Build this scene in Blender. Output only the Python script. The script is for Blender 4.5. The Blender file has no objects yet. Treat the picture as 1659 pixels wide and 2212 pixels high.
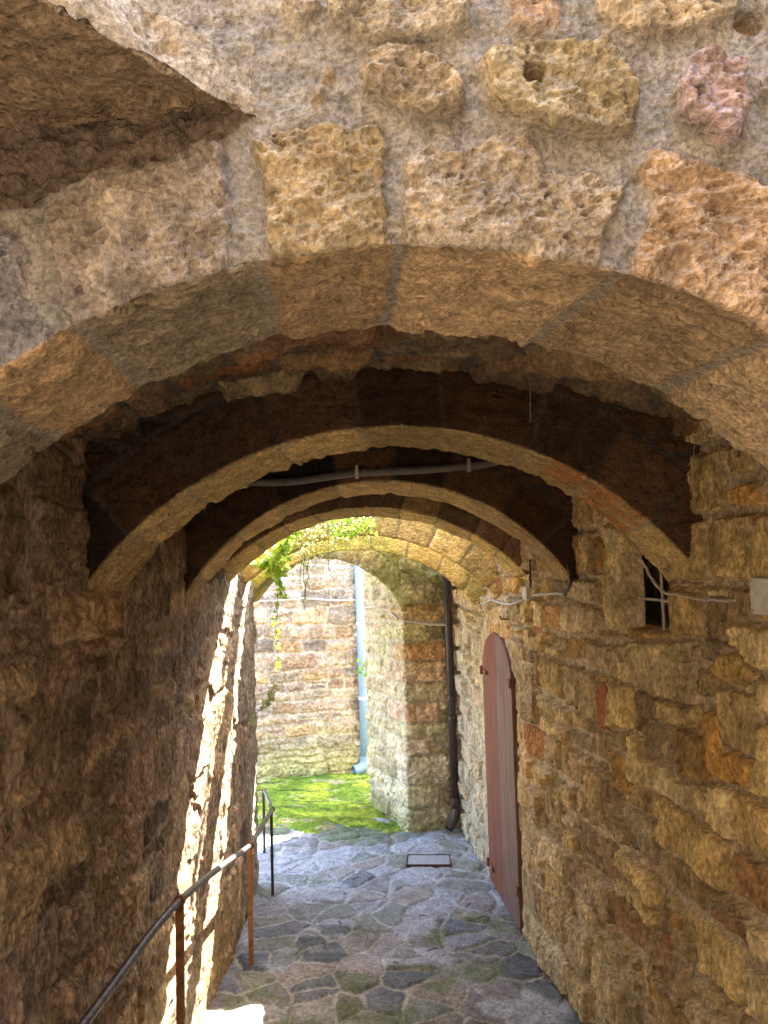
import bpy, bmesh, math, random
import numpy as np
from mathutils import Vector, Matrix

# ------------------------------------------------------------------ camera, sky, sun, exposure
scene = bpy.context.scene
F = 1661.0; CX = 829.5; CY = 1106.0           # the photo measured at 1659 x 2212
PITCH = math.radians(3.8); ROLL = 0.027
_f = np.array([0, math.cos(PITCH), math.sin(PITCH)])
_u = np.array([0, -math.sin(PITCH), math.cos(PITCH)])
_r = np.array([1.0, 0, 0])
CU = _u * math.cos(ROLL) + _r * math.sin(ROLL)
CR = _r * math.cos(ROLL) - _u * math.sin(ROLL)
cd = bpy.data.cameras.new('camera'); cam = bpy.data.objects.new('camera', cd)
scene.collection.objects.link(cam)
cd.sensor_fit = 'HORIZONTAL'; cd.sensor_width = 36.0; cd.lens = 36.0 * F / 1659.0
cd.clip_start = 0.05; cd.clip_end = 500.0
cam.matrix_world = Matrix(((CR[0], CU[0], -_f[0], 0), (CR[1], CU[1], -_f[1], 0), (CR[2], CU[2], -_f[2], 0), (0, 0, 0, 1)))
scene.camera = cam

SUN = Vector((0.47, 0.575, 1.0)).normalized()     # towards the sun
elev = math.asin(SUN.z)
world = bpy.data.worlds.new('World'); scene.world = world; world.use_nodes = True
wn = world.node_tree.nodes; wl = world.node_tree.links
bgn = wn['Background']; skyn = wn.new('ShaderNodeTexSky'); skyn.sky_type = 'NISHITA'
skyn.sun_disc = False; skyn.sun_elevation = elev; skyn.sun_rotation = math.atan2(SUN.x, SUN.y)
skyn.air_density = 1.0; skyn.dust_density = 2.0; skyn.ozone_density = 1.0
wl.new(skyn.outputs[0], bgn.inputs[0]); bgn.inputs[1].default_value = 0.15
ld = bpy.data.lights.new('sun', 'SUN'); sun = bpy.data.objects.new('sun', ld); scene.collection.objects.link(sun)
ld.energy = 5.0; ld.angle = math.radians(0.5); ld.color = (1.0, 0.93, 0.80)
sun.rotation_euler = SUN.to_track_quat('Z', 'Y').to_euler()
scene.view_settings.view_transform = 'Standard'; scene.view_settings.look = 'None'
scene.view_settings.gamma = 1.0; scene.view_settings.exposure = 3.95
scene.cycles.max_bounces = 12; scene.cycles.diffuse_bounces = 8
scene.cycles.use_denoising = True; scene.cycles.denoising_prefilter = 'NONE'
scene.cycles.sample_clamp_indirect = 8.0

ZF = -3.05                                     # the passage floor; the eye is z = 0

# ------------------------------------------------------------------ measuring helpers
def ray(px, py): return _f + CR * (px - CX) / F + CU * (CY - py) / F
def at(px, py, Y):
    d = ray(px, py); return Vector(d / d[1] * Y)
def on_floor(px, py, z=ZF):
    d = ray(px, py); return Vector(d / d[2] * z)
RW = np.array([(1.0, 1.86), (2.0, 1.72), (3.6, 1.50), (5.25, 1.28), (6.32, 1.08), (7.53, .96), (9.2, .82), (10.0, .77)])
LW = np.array([(1.0, -1.47), (3.6, -1.40), (5.3, -1.345), (6.2, -1.28), (7.0, -1.30), (7.7, -1.31)])
def xr(Y): return np.interp(Y, RW[:, 0], RW[:, 1])
def xl(Y): return np.interp(Y, LW[:, 0], LW[:, 1])
def on_wall(px, py, fn):
    d = ray(px, py); Y = 5.0
    for i in range(60):
        Yn = float(fn(Y)) / (d[0] / d[1]); Y = Y * .5 + Yn * .5
    return Y, d[2] / d[1] * Y                  # (distance, height)

# ------------------------------------------------------------------ numpy noise
def _hash(x, y, z, seed):
    with np.errstate(over='ignore'):
        h = (x.astype(np.uint32) * np.uint32(374761393) + y.astype(np.uint32) * np.uint32(668265263)
             + z.astype(np.uint32) * np.uint32(2246822519) + np.uint32((seed * 3266489917) & 0xffffffff))
        h = (h ^ (h >> np.uint32(13))) * np.uint32(1274126177)
        h = (h ^ (h >> np.uint32(15))) * np.uint32(2246822519)
        h = h ^ (h >> np.uint32(16))
    return (h & np.uint32(0xffffff)).astype(np.float32) / np.float32(0xffffff)
def noise(P, sc=1.0, seed=0):                  # value noise, -1..1
    sc = np.array(sc, dtype=np.float32) * np.ones(3, np.float32)
    Q = P.astype(np.float32) * sc + 500.0
    I = np.floor(Q).astype(np.int64); f = (Q - I).astype(np.float32)
    f = f * f * f * (f * (f * 6 - 15) + 10)
    out = 0
    for dx in (0, 1):
        wx = f[:, 0] if dx else 1 - f[:, 0]
        for dy in (0, 1):
            wy = f[:, 1] if dy else 1 - f[:, 1]
            for dz in (0, 1):
                wz = f[:, 2] if dz else 1 - f[:, 2]
                out = out + wx * wy * wz * _hash(I[:, 0] + dx, I[:, 1] + dy, I[:, 2] + dz, seed)
    return out * 2 - 1
def fbm(P, sc=1.0, oct=4, seed=0, gain=.5):
    a = 1.0; s = 0; t = 0; sc = np.array(sc, dtype=float) * np.ones(3)
    for i in range(oct):
        s = s + a * noise(P, sc * 2.03 ** i, seed + i * 17); t += a; a *= gain
    return s / t
def sstep(a, b, x):
    t = np.clip((x - a) / (b - a), 0, 1); return t * t * (3 - 2 * t)
def uv3(u, v, k=0.0): return np.stack([u, v, np.full_like(u, k)], 1)

# ------------------------------------------------------------------ masonry patterns
def rubble(u, v, seed, rows=(.12, .24), w=(.16, .42), warp=.02, split=.25, forced=None, voff=0.0):
    """irregular coursed stones: distance to the stone's edge and three random numbers per stone"""
    P = uv3(u, v, seed * 1.7)
    u = u + warp * 1.6 * noise(P, 2.3, seed + 1) + warp * .7 * noise(P, 8, seed + 2) + warp * .25 * noise(P, 26, seed + 5)
    v = v + warp * 1.3 * noise(P, 2.0, seed + 3) + warp * .7 * noise(P, 8, seed + 4) + warp * .25 * noise(P, 26, seed + 6)
    rng = random.Random(seed)
    if forced is None:
        vb = [float(v.min()) - .1 + voff]
        while vb[-1] < v.max() + .1: vb.append(vb[-1] + rng.uniform(*rows))
    else: vb = list(forced)
    vb = np.array(vb)
    ri = np.clip(np.searchsorted(vb, v) - 1, 0, len(vb) - 2)
    order = np.argsort(ri, kind='stable'); bounds = np.searchsorted(ri[order], np.arange(len(vb)))
    d = np.zeros_like(u); R = np.zeros((len(u), 3), np.float32); loc = np.zeros((len(u), 2), np.float32)
    u0, u1 = float(u.min()) - .3, float(u.max()) + .3
    for r in range(len(vb) - 1):
        idx = order[bounds[r]:bounds[r + 1]]
        if len(idx) == 0: 
            continue
        ub = [u0 - rng.uniform(0, .3)]
        hh = vb[r + 1] - vb[r]
        while ub[-1] < u1: ub.append(ub[-1] + rng.uniform(*w) * (.7 + .5 * hh / (sum(rows) / 2)))
        ub = np.array(ub); n = len(ub)
        ci = np.clip(np.searchsorted(ub, u[idx]) - 1, 0, n - 2)
        lo, hi = ub[ci], ub[ci + 1]
        vlo = np.full(len(idx), vb[r]); vhi = np.full(len(idx), vb[r + 1])
        sp = np.array([rng.random() < split for _ in range(n)])[ci]
        fr = np.array([rng.uniform(.38, .62) for _ in range(n)])[ci]
        mid = vb[r] + (vb[r + 1] - vb[r]) * fr
        up = sp & (v[idx] > mid); dn = sp & ~(v[idx] > mid)
        vlo = np.where(up, mid, vlo); vhi = np.where(dn, mid, vhi)
        cu_, cv_ = (lo + hi) / 2, (vlo + vhi) / 2
        hu, hv = (hi - lo) / 2, (vhi - vlo) / 2
        rad = np.minimum(np.minimum(hu, hv) * .75, .045)
        qx = np.abs(u[idx] - cu_) - hu + rad; qy = np.abs(v[idx] - cv_) - hv + rad
        sd = np.hypot(np.maximum(qx, 0), np.maximum(qy, 0)) + np.minimum(np.maximum(qx, qy), 0) - rad
        d[idx] = -sd
        key = ci + n * up.astype(int)
        z = np.zeros(len(idx), np.int64)
        for k in range(3): R[idx, k] = _hash(key, z + r, z + k, seed)
        loc[idx, 0] = (u[idx] - cu_); loc[idx, 1] = (v[idx] - cv_)
    return d, R, loc
def poly_sd(u, v, pts):
    d = np.full_like(u, 1e9); inside = np.zeros(len(u), bool); n = len(pts)
    for i in range(n):
        ax, ay = pts[i]; bx, by = pts[(i + 1) % n]
        ex, ey = bx - ax, by - ay
        t = np.clip(((u - ax) * ex + (v - ay) * ey) / (ex * ex + ey * ey), 0, 1)
        d = np.minimum(d, np.hypot(u - ax - t * ex, v - ay - t * ey))
        c = ((ay > v) != (by > v))
        with np.errstate(divide='ignore', invalid='ignore'):
            c &= u < (bx - ax) * (v - ay) / (by - ay if by != ay else 1e-9) + ax
        inside ^= c
    return np.where(inside, -d, d)
def palette(R, cols):
    cols = np.array(cols); n = len(cols)
    x = R[:, 0] * n * .9999; i = x.astype(int); j = (i + 1 + (R[:, 1] * 3).astype(int)) % n
    t = (R[:, 2] * .45)[:, None]
    c = cols[i] * (1 - t) + cols[j] * t
    return c * (.68 + .60 * R[:, 1:2])

def surface(u, v, P, seed, cols, mortar, prot=.03, gap=.010, edge=.03, rough=.012, polys=(), free=None, **kw):
    """height and albedo for a masonry surface; polys = (points, colour, protrusion) stones set by hand"""
    d, R, loc = rubble(u, v, seed, **kw)
    col = palette(R, cols)
    d = d - gap - .012 * (R[:, 2] - .3)
    pr = prot * (.35 + .9 * R[:, 1])
    tilt = (loc[:, 0] * (R[:, 0] - .5) + loc[:, 1] * (R[:, 2] - .5)) * .16
    if free is not None:                       # region left bare (mortar) unless a hand-set stone covers it
        d = np.where(free, -.05, d)
    Pu = uv3(u, v, 3.3)
    wu = u + .010 * noise(Pu, 16, seed + 61) + .005 * noise(Pu, 45, seed + 62)
    wv = v + .010 * noise(Pu, 16, seed + 63) + .005 * noise(Pu, 45, seed + 64)
    for k, (pts, c, p) in enumerate(polys):
        pts = [tuple(q) for q in pts]
        us = [q[0] for q in pts]; vs = [q[1] for q in pts]
        m = np.where((u > min(us) - .1) & (u < max(us) + .1) & (v > min(vs) - .1) & (v < max(vs) + .1))[0]
        if len(m) == 0: continue
        sd = poly_sd(wu[m], wv[m], pts)
        own = sd < .004
        d[m] = np.where(own, -sd, np.minimum(d[m], sd - .018))
        col[m] = np.where(own[:, None], np.array(c)[None, :], col[m])
        pr[m] = np.where(own, p, pr[m]); tilt[m] = np.where(own, 0, tilt[m])
    ms = sstep(-.004, .007, d + .004 * noise(P, 60, seed + 8))
    body = sstep(-.002, edge, d) ** .8
    rg = fbm(P, 11, 4, seed + 20, .6)
    pit = fbm(P, 34, 3, seed + 31, .6)
    h = body * (pr + tilt + rough * rg * 1.1) + (1 - body) * rough * .5 * fbm(P, 18, 4, seed + 40, .65)
    rdg = 1 - np.abs(fbm(P * np.array([1, 1, 1.7]), 13, 4, seed + 44, .6)) * 3.2
    h = h - body * rough * .45 * sstep(.18, .5, pit) + rough * .25 * pit + body * rough * .45 * rdg
    tone = 1 + .40 * fbm(P, 4, 3, seed + 50)
    tone2 = (1 + .35 * rg)
    sc = col * (tone * tone2)[:, None]
    dark = sstep(.15, .5, pit)
    sc = sc * (1 - .25 * dark)[:, None]  # pits painted darker, hollow shade put into the stone colour
    mc = np.array(mortar)[None, :] * (1 + .15 * fbm(P, 9, 3, seed + 70))[:, None]
    c = mc * (1 - ms[:, None]) + sc * ms[:, None]
    return h, c, ms
def mix(c, c2, t):
    t = np.clip(t, 0, 1)[:, None]; return c * (1 - t) + np.array(c2)[None, :] * t

# ------------------------------------------------------------------ object helpers
def mesh_obj(name, verts, faces, mat, parent=None, loc=(0, 0, 0), col=None, smooth=False):
    verts = np.asarray(verts, dtype=np.float64) - np.array(loc, dtype=float)[None, :]
    me = bpy.data.meshes.new(name)
    if isinstance(faces, np.ndarray):
        me.vertices.add(len(verts)); me.vertices.foreach_set('co', verts.ravel())
        n = len(faces); me.loops.add(n * 4); me.polygons.add(n)
        me.loops.foreach_set('vertex_index', faces.ravel().astype(np.int32))
        me.polygons.foreach_set('loop_start', np.arange(0, n * 4, 4, dtype=np.int32))
        me.update(calc_edges=True)
    else:
        me.from_pydata([tuple(v) for v in verts], [], [list(f) for f in faces])
    me.validate()
    if col is not None:
        a = me.color_attributes.new('Col', 'FLOAT_COLOR', 'POINT')
        rgba = np.ones((len(me.vertices), 4), np.float32); rgba[:len(col), :3] = np.clip(col, .005, .9)
        a.data.foreach_set('color', rgba.ravel())
    if smooth: me.polygons.foreach_set('use_smooth', np.ones(len(me.polygons), bool))
    me.materials.append(mat)
    o = bpy.data.objects.new(name, me); scene.collection.objects.link(o)
    if parent is None: o.location = loc
    else: o.parent = parent; o.location = Vector(loc) - parent.location
    return o
def grid_faces(n, m, off=0, flip=False):
    i, j = np.meshgrid(np.arange(n - 1), np.arange(m - 1), indexing='ij')
    a = (i * m + j).ravel() + off
    f = np.stack([a, a + m, a + m + 1, a + 1], 1)
    return f[:, ::-1] if flip else f
def thicken(P, n, m, back):
    """closes a displaced grid: skirt round its rim and a plain back, offset by the vector field `back`"""
    rim = [(i, 0) for i in range(n)] + [(n - 1, j) for j in range(1, m)] + [(i, m - 1) for i in range(n - 2, -1, -1)] + [(0, j) for j in range(m - 2, 0, -1)]
    idx = np.array([i * m + j for i, j in rim]); k = len(idx)
    B = P[idx] + back[idx]; off = len(P)
    q = np.stack([idx, off + np.arange(k), off + np.roll(np.arange(k), -1), np.roll(idx, -1)], 1)
    step = 12
    ii = sorted(set(list(range(0, n, step)) + [n - 1])); jj = sorted(set(list(range(0, m, step)) + [m - 1]))
    gi = np.array([i * m + j for i in ii for j in jj]); G = P[gi] + back[gi] * 1.002; off2 = off + k
    q2 = grid_faces(len(ii), len(jj), off2)
    return np.concatenate([P, B, G]), np.concatenate([q, q2])
def tag(o, label=None, cat=None, group=None, kind=None):
    if label: o['label'] = label
    if cat: o['category'] = cat
    if group: o['group'] = group
    if kind: o['kind'] = kind
    return o
def empty(name, loc, label, cat, group=None):
    o = bpy.data.objects.new(name, None); scene.collection.objects.link(o); o.location = loc
    o.empty_display_size = .1
    return tag(o, label, cat, group)
def tube_geo(pts, r, seg=10, close=True):
    pts = [Vector(p) for p in pts]; vs = []; fs = []
    rs = r if isinstance(r, (list, tuple)) else [r] * len(pts)
    up = Vector((0, 0, 1))
    for i, p in enumerate(pts):
        t = (pts[min(i + 1, len(pts) - 1)] - pts[max(i - 1, 0)]).normalized()
        a = t.cross(up)
        if a.length < .05: a = t.cross(Vector((0, 1, 0)))
        a.normalize(); b = a.cross(t).normalized()
        for k in range(seg):
            an = 2 * math.pi * k / seg
            vs.append(p + a * math.cos(an) * rs[i] + b * math.sin(an) * rs[i])
    for i in range(len(pts) - 1):
        for k in range(seg):
            fs.append((i * seg + k, i * seg + (k + 1) % seg, (i + 1) * seg + (k + 1) % seg, (i + 1) * seg + k))
    if close:
        fs.append(tuple(range(seg))[::-1]); fs.append(tuple((len(pts) - 1) * seg + k for k in range(seg)))
    return vs, fs
def join_geo(*gs):
    V = []; Fc = []
    for vs, fs in gs:
        o = len(V); V += list(vs); Fc += [tuple(i + o for i in f) for f in fs]
    return V, Fc
def box_geo(c, half, axes=None, bev=0.0):
    c = Vector(c); ax = axes or (Vector((1, 0, 0)), Vector((0, 1, 0)), Vector((0, 0, 1)))
    bm = bmesh.new(); bmesh.ops.create_cube(bm, size=1)
    for v in bm.verts:
        v.co = Vector((v.co.x * 2 * half[0], v.co.y * 2 * half[1], v.co.z * 2 * half[2]))
    if bev: bmesh.ops.bevel(bm, geom=list(bm.edges), offset=bev, segments=2, affect='EDGES', profile=.5)
    vs = [c + ax[0] * v.co.x + ax[1] * v.co.y + ax[2] * v.co.z for v in bm.verts]
    bm.verts.index_update(); fs = [tuple(v.index for v in f.verts) for f in bm.faces]; bm.free()
    return vs, fs
def smooth_path(pts, n=8, jit=0.0, seed=0):
    rng = random.Random(seed); pts = [Vector(p) for p in pts]; out = []
    for i in range(len(pts) - 1):
        p0 = pts[max(i - 1, 0)]; p1 = pts[i]; p2 = pts[i + 1]; p3 = pts[min(i + 2, len(pts) - 1)]
        for k in range(n):
            t = k / n
            q = .5 * ((2 * p1) + (p2 - p0) * t + (2 * p0 - 5 * p1 + 4 * p2 - p3) * t * t + (3 * p1 - p0 - 3 * p2 + p3) * t ** 3)
            out.append(q + Vector([rng.uniform(-jit, jit) for _ in range(3)]))
    return out + [pts[-1]]

# ------------------------------------------------------------------ materials
def new_mat(name):
    m = bpy.data.materials.new(name); m.use_nodes = True
    nt = m.node_tree; return m, nt, nt.nodes['Principled BSDF']
def stone_mat(name, fine=90, strength=.7, dist=.006, var=.35, stretch=(1, 1, 1), pits=.5):
    m, nt, b = new_mat(name); N = nt.nodes; L = nt.links
    at_ = N.new('ShaderNodeAttribute'); at_.attribute_name = 'Col'
    tc = N.new('ShaderNodeTexCoord'); mp = N.new('ShaderNodeMapping'); mp.inputs['Scale'].default_value = stretch
    L.new(tc.outputs['Object'], mp.inputs[0])
    n1 = N.new('ShaderNodeTexNoise'); n1.inputs['Scale'].default_value = fine; n1.inputs['Detail'].default_value = 4; n1.inputs['Roughness'].default_value = .6
    n2 = N.new('ShaderNodeTexNoise'); n2.inputs['Scale'].default_value = fine * .22; n2.inputs['Detail'].default_value = 6; n2.inputs['Roughness'].default_value = .65
    vo = N.new('ShaderNodeTexVoronoi'); vo.inputs['Scale'].default_value = fine * .5; vo.inputs['Randomness'].default_value = 1
    for x in (n1, n2, vo): L.new(mp.outputs[0], x.inputs['Vector'])
    # tonal grain
    r1 = N.new('ShaderNodeMapRange'); r1.inputs[1].default_value = .36; r1.inputs[2].default_value = .64
    r1.inputs[3].default_value = 1 - var; r1.inputs[4].default_value = 1 + var
    L.new(n1.outputs[0], r1.inputs[0])
    r2 = N.new('ShaderNodeMapRange'); r2.inputs[1].default_value = .36; r2.inputs[2].default_value = .64
    r2.inputs[3].default_value = 1 - var * .8; r2.inputs[4].default_value = 1 + var * .8
    L.new(n2.outputs[0], r2.inputs[0])
    mu = N.new('ShaderNodeMath'); mu.operation = 'MULTIPLY'; L.new(r1.outputs[0], mu.inputs[0]); L.new(r2.outputs[0], mu.inputs[1])
    vm = N.new('ShaderNodeVectorMath'); vm.operation = 'SCALE'; L.new(at_.outputs['Color'], vm.inputs[0]); L.new(mu.outputs[0], vm.inputs['Scale'])
    L.new(vm.outputs[0], b.inputs['Base Color'])
    pr = N.new('ShaderNodeMapRange'); pr.inputs[1].default_value = .0; pr.inputs[2].default_value = .35
    L.new(vo.outputs['Distance'], pr.inputs[0])
    pm = N.new('ShaderNodeMath'); pm.operation = 'MULTIPLY'; pm.inputs[1].default_value = pits; L.new(pr.outputs[0], pm.inputs[0])
    a1 = N.new('ShaderNodeMath'); a1.operation = 'ADD'; L.new(n1.outputs[0], a1.inputs[0]); L.new(pm.outputs[0], a1.inputs[1])
    m2 = N.new('ShaderNodeMath'); m2.operation = 'MULTIPLY_ADD'; m2.inputs[1].default_value = 2.2
    L.new(n2.outputs[0], m2.inputs[0]); L.new(a1.outputs[0], m2.inputs[2])
    bu = N.new('ShaderNodeBump'); bu.inputs['Strength'].default_value = strength; bu.inputs['Distance'].default_value = dist
    L.new(m2.outputs[0], bu.inputs['Height']); L.new(bu.outputs[0], b.inputs['Normal'])
    b.inputs['Roughness'].default_value = .93; b.inputs['Specular IOR Level'].default_value = .25
    return m
def paint_mat(name, c1, c2, scale=20, rough=.5, metal=0.0, bump=.2, stretch=(1, 1, 1), lo=.4, hi=.65):
    m, nt, b = new_mat(name); N = nt.nodes; L = nt.links
    tc = N.new('ShaderNodeTexCoord'); mp = N.new('ShaderNodeMapping'); mp.inputs['Scale'].default_value = stretch
    L.new(tc.outputs['Object'], mp.inputs[0])
    n = N.new('ShaderNodeTexNoise'); n.inputs['Scale'].default_value = scale; n.inputs['Detail'].default_value = 7; n.inputs['Roughness'].default_value = .65
    L.new(mp.outputs[0], n.inputs['Vector'])
    r = N.new('ShaderNodeValToRGB'); r.color_ramp.elements[0].position = lo; r.color_ramp.elements[1].position = hi
    r.color_ramp.elements[0].color = (*c1, 1); r.color_ramp.elements[1].color = (*c2, 1)
    L.new(n.outputs[0], r.inputs[0]); L.new(r.outputs[0], b.inputs['Base Color'])
    bu = N.new('ShaderNodeBump'); bu.inputs['Strength'].default_value = bump; bu.inputs['Distance'].default_value = .004
    L.new(n.outputs[0], bu.inputs['Height']); L.new(bu.outputs[0], b.inputs['Normal'])
    b.inputs['Roughness'].default_value = rough; b.inputs['Metallic'].default_value = metal
    return m
def leaf_mat(name, c1, c2):
    m, nt, b = new_mat(name); N = nt.nodes; L = nt.links
    g = N.new('ShaderNodeNewGeometry'); r = N.new('ShaderNodeValToRGB')
    r.color_ramp.elements[0].color = (*c1, 1); r.color_ramp.elements[1].color = (*c2, 1)
    L.new(g.outputs['Random Per Island'], r.inputs[0]); L.new(r.outputs[0], b.inputs['Base Color'])
    b.inputs['Roughness'].default_value = .5
    t = N.new('ShaderNodeBsdfTranslucent'); L.new(r.outputs[0], t.inputs[0])
    mx = N.new('ShaderNodeMixShader'); mx.inputs[0].default_value = .5
    L.new(b.outputs[0], mx.inputs[1]); L.new(t.outputs[0], mx.inputs[2]); L.new(mx.outputs[0], N['Material Output'].inputs[0])
    return m

M_FACE = stone_mat('sandstone_face', 80, 1.0, .013, .32)
M_SOFFIT = stone_mat('sandstone_soffit', 70, 1.0, .013, .33, (.75, 1, 1))
M_WALL = stone_mat('sandstone_wall', 50, 1.0, .018, .33, (1, 1, .55))
M_LEFT = stone_mat('sandstone_brown', 48, 1.0, .012, .42, (1, 1, .55))
M_FAR = stone_mat('sandstone_far', 24, 1.0, .030, .30)
M_PAVE = stone_mat('paving_stone', 40, .8, .012, .28, pits=.2)
M_MOSS = stone_mat('moss_carpet', 70, 1.0, .03, .45)
M_RAIL = paint_mat('rail_iron', (.10, .09, .09), (.22, .20, .20), 40, .45, .6)
M_POST = paint_mat('post_rust', (.42, .20, .07), (.16, .07, .04), 30, .8, .1, .5)
M_POSTD = paint_mat('post_dark', (.06, .035, .03), (.12, .07, .05), 30, .6, .3)
M_BLUE = paint_mat('pipe_bluegrey', (.19, .28, .42), (.24, .34, .48), 12, .35)
M_DARKPIPE = paint_mat('pipe_brown', (.045, .032, .032), (.08, .055, .05), 20, .4, .2)
M_CABLE = paint_mat('cable_grey', (.42, .37, .32), (.58, .52, .46), 60, .5)
M_CABLEK = paint_mat('cable_black', (.03, .028, .028), (.07, .06, .055), 60, .5)
M_CONDUIT = paint_mat('conduit_grey', (.13, .115, .10), (.19, .17, .15), 90, .45)
M_CLIP = paint_mat('clip_zinc', (.55, .52, .42), (.35, .32, .25), 60, .35, .7)
M_BOX = paint_mat('box_plastic', (.62, .60, .54), (.50, .46, .38), 25, .45)
M_WHITE = paint_mat('bar_white', (.62, .60, .55), (.38, .30, .22), 40, .6)
M_HINGE = paint_mat('hinge_rust', (.30, .14, .07), (.12, .06, .04), 60, .8, .3)
M_COVER = paint_mat('cover_iron', (.34, .35, .40), (.46, .47, .52), 30, .6, .2, .6)
M_TWIG = paint_mat('twig_bark', (.06, .03, .02), (.12, .07, .04), 60, .8)
M_WEB = paint_mat('web_dust', (.55, .5, .42), (.4, .35, .3), 60, .9)
M_LEAF = leaf_mat('ivy_leaf', (.16, .32, .03), (.42, .56, .06))
M_LEAFP = leaf_mat('vine_pale', (.35, .42, .16), (.62, .66, .38))
M_STEM = paint_mat('vine_stem', (.12, .10, .05), (.22, .17, .09), 60, .8)

GOLD = [(.62, .45, .19), (.54, .41, .20), (.70, .53, .25), (.36, .26, .14), (.62, .38, .10), (.58, .46, .27), (.42, .32, .19), (.52, .24, .09)]
GOLD_M = (.58, .48, .33)
BROWN = [(.33, .23, .13), (.42, .29, .16), (.22, .155, .10), (.37, .25, .16), (.48, .35, .20), (.29, .21, .14)]
BROWN_M = (.36, .27, .19)
SOOT_SHADE = [(.060, .036, .020), (.130, .070, .033), (.030, .020, .015), (.085, .045, .024), (.110, .055, .022)]  # soot tone deepened with the shade of unlit faces and ceilings
SOOT_SHADE_M = (.07, .055, .042)
PINK = [(.42, .30, .20), (.45, .32, .21), (.39, .26, .19), (.48, .36, .25), (.44, .28, .14), (.34, .27, .21), (.44, .29, .20)]
FACE = [(.42, .33, .21), (.38, .29, .18), (.46, .36, .24)]
FACE_M = (.37, .335, .275)
GREYW = [(.34, .31, .28), (.28, .25, .23)]

# ------------------------------------------------------------------ walls
def wall(name, fn, y0, y1, z0, z1, side, seed, cols, mortar, label, dy=.012, dz=.0095, hole=None, post=None, mat=None, **kw):
    ny = int((y1 - y0) / dy) + 1; nz = int((z1 - z0) / dz) + 1
    Y = np.linspace(y0, y1, ny); Z = np.linspace(z0, z1, nz)
    YY, ZZ = np.meshgrid(Y, Z, indexing='ij'); u = YY.ravel(); v = ZZ.ravel()
    k = np.ones(31) / 31
    Xs = np.convolve(np.pad(fn(Y), 15, mode='reflect', reflect_type='odd'), k, 'valid')
    X = np.repeat(Xs, nz)
    P0 = np.stack([X, u, v], 1)
    h, c, ms = surface(u, v, P0, seed, cols, mortar, **kw)
    h = h + (.03 if side > 0 else .010) * fbm(P0, 1.1, 3, seed + 90)
    if hole is not None: h, c = hole(u, v, h, c, P0)
    if post is not None: h, c = post(u, v, h, c, P0)
    gap = np.isnan(h); h = np.where(gap, -.12, h)
    dX = np.gradient(Xs, Y); nrm = np.stack([np.ones_like(dX), -dX], 1); nrm /= np.linalg.norm(nrm, axis=1)[:, None]
    if side > 0: nrm = -nrm
    nn = np.repeat(nrm, nz, 0)
    P = P0.copy(); P[:, 0] += nn[:, 0] * h; P[:, 1] += nn[:, 1] * h
    back = np.zeros_like(P); back[:, 0] = -nn[:, 0] * (.75 + h); back[:, 1] = -nn[:, 1] * (.75 + h) * 0
    V, q = thicken(P, ny, nz, back)
    gf = grid_faces(ny, nz, 0, side > 0); gf = gf[~gap[gf].any(1)]
    faces = np.concatenate([gf, q])
    cc = np.concatenate([c, np.tile(np.array(mortar), (len(V) - len(c), 1))])
    base = (float(fn((y0 + y1) / 2)), (y0 + y1) / 2, z0)
    o = mesh_obj(name, V, faces, mat or M_WALL, None, base, cc)
    return tag(o, label, 'wall')

def RP(pts): return [on_wall(px, py, xr) for px, py in pts]
g1 = (.50, .36, .17); g2 = (.44, .33, .19); red = (.38, .15, .07); org = (.52, .30, .09)
R_POLYS = [
    (RP([(1343, 1396), (1372, 1384), (1506, 1386), (1506, 1525), (1401, 1492), (1330, 1462)]), (.58, .45, .24), .055),
    (RP([(1312, 1130), (1356, 1140), (1362, 1199), (1365, 1362), (1319, 1362)]), (.60, .47, .25), .050),
    (RP([(1461, 1270), (1525, 1276), (1528, 1372), (1463, 1378)]), (.60, .42, .17), .045),
    (RP([(1537, 1290), (1590, 1296), (1592, 1376), (1542, 1370)]), (.42, .30, .15), .02),
    (RP([(1545, 1440), (1575, 1408), (1620, 1410), (1648, 1450), (1620, 1485), (1570, 1475)]), (.52, .35, .13), .04),
    (RP([(1296, 1500), (1312, 1468), (1330, 1486), (1326, 1580), (1300, 1572)]), red, .04),
    (RP([(1326, 1620), (1368, 1636), (1374, 1720), (1340, 1705)]), org, .045),
    (RP([(1472, 1575), (1532, 1588), (1545, 1695), (1478, 1675)]), (.50, .33, .12), .05),
    (RP([(1275, 1660), (1312, 1680), (1314, 1785), (1278, 1745)]), g1, .045),
    (RP([(1400, 1560), (1460, 1570), (1462, 1650), (1404, 1630)]), g2, .04),
    (RP([(1560, 1480), (1640, 1500), (1650, 1640), (1575, 1610)]), (.52, .38, .17), .045),
    (RP([(1460, 1970), (1486, 1985), (1490, 2022), (1464, 2005)]), org, .03),
    (RP([(1440, 2010), (1462, 2030), (1470, 2130), (1446, 2100)]), (.40, .22, .14), .03),
    (RP([(1122, 1432), (1160, 1438), (1162, 1502), (1125, 1494)]), g2, .03),
    (RP([(1290, 1160), (1316, 1175), (1316, 1240), (1296, 1230)]), org, .025),
    (RP([(1152, 1320), (1168, 1325), (1172, 1372), (1158, 1368)]), (.48, .22, .10), .02),
    (RP([(1190, 1690), (1225, 1700), (1226, 1790), (1194, 1770)]), g1, .04),
    (RP([(1360, 1740), (1430, 1770), (1440, 1860), (1372, 1830)]), (.44, .35, .20), .04),
]
NF = on_wall(1366, 1370, xr); NN = on_wall(1459, 1372, xr); NB = NN[1]
NICHE = [(NF[0], NB), (NN[0], NB), (NN[0], .02), (NF[0], .02)]
dTL = on_wall(1050, 1395, xr); dBL = on_wall(1068, 1905, xr); dTR = on_wall(1110, 1395, xr); dBR = on_wall(1141, 2035, xr)
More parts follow.
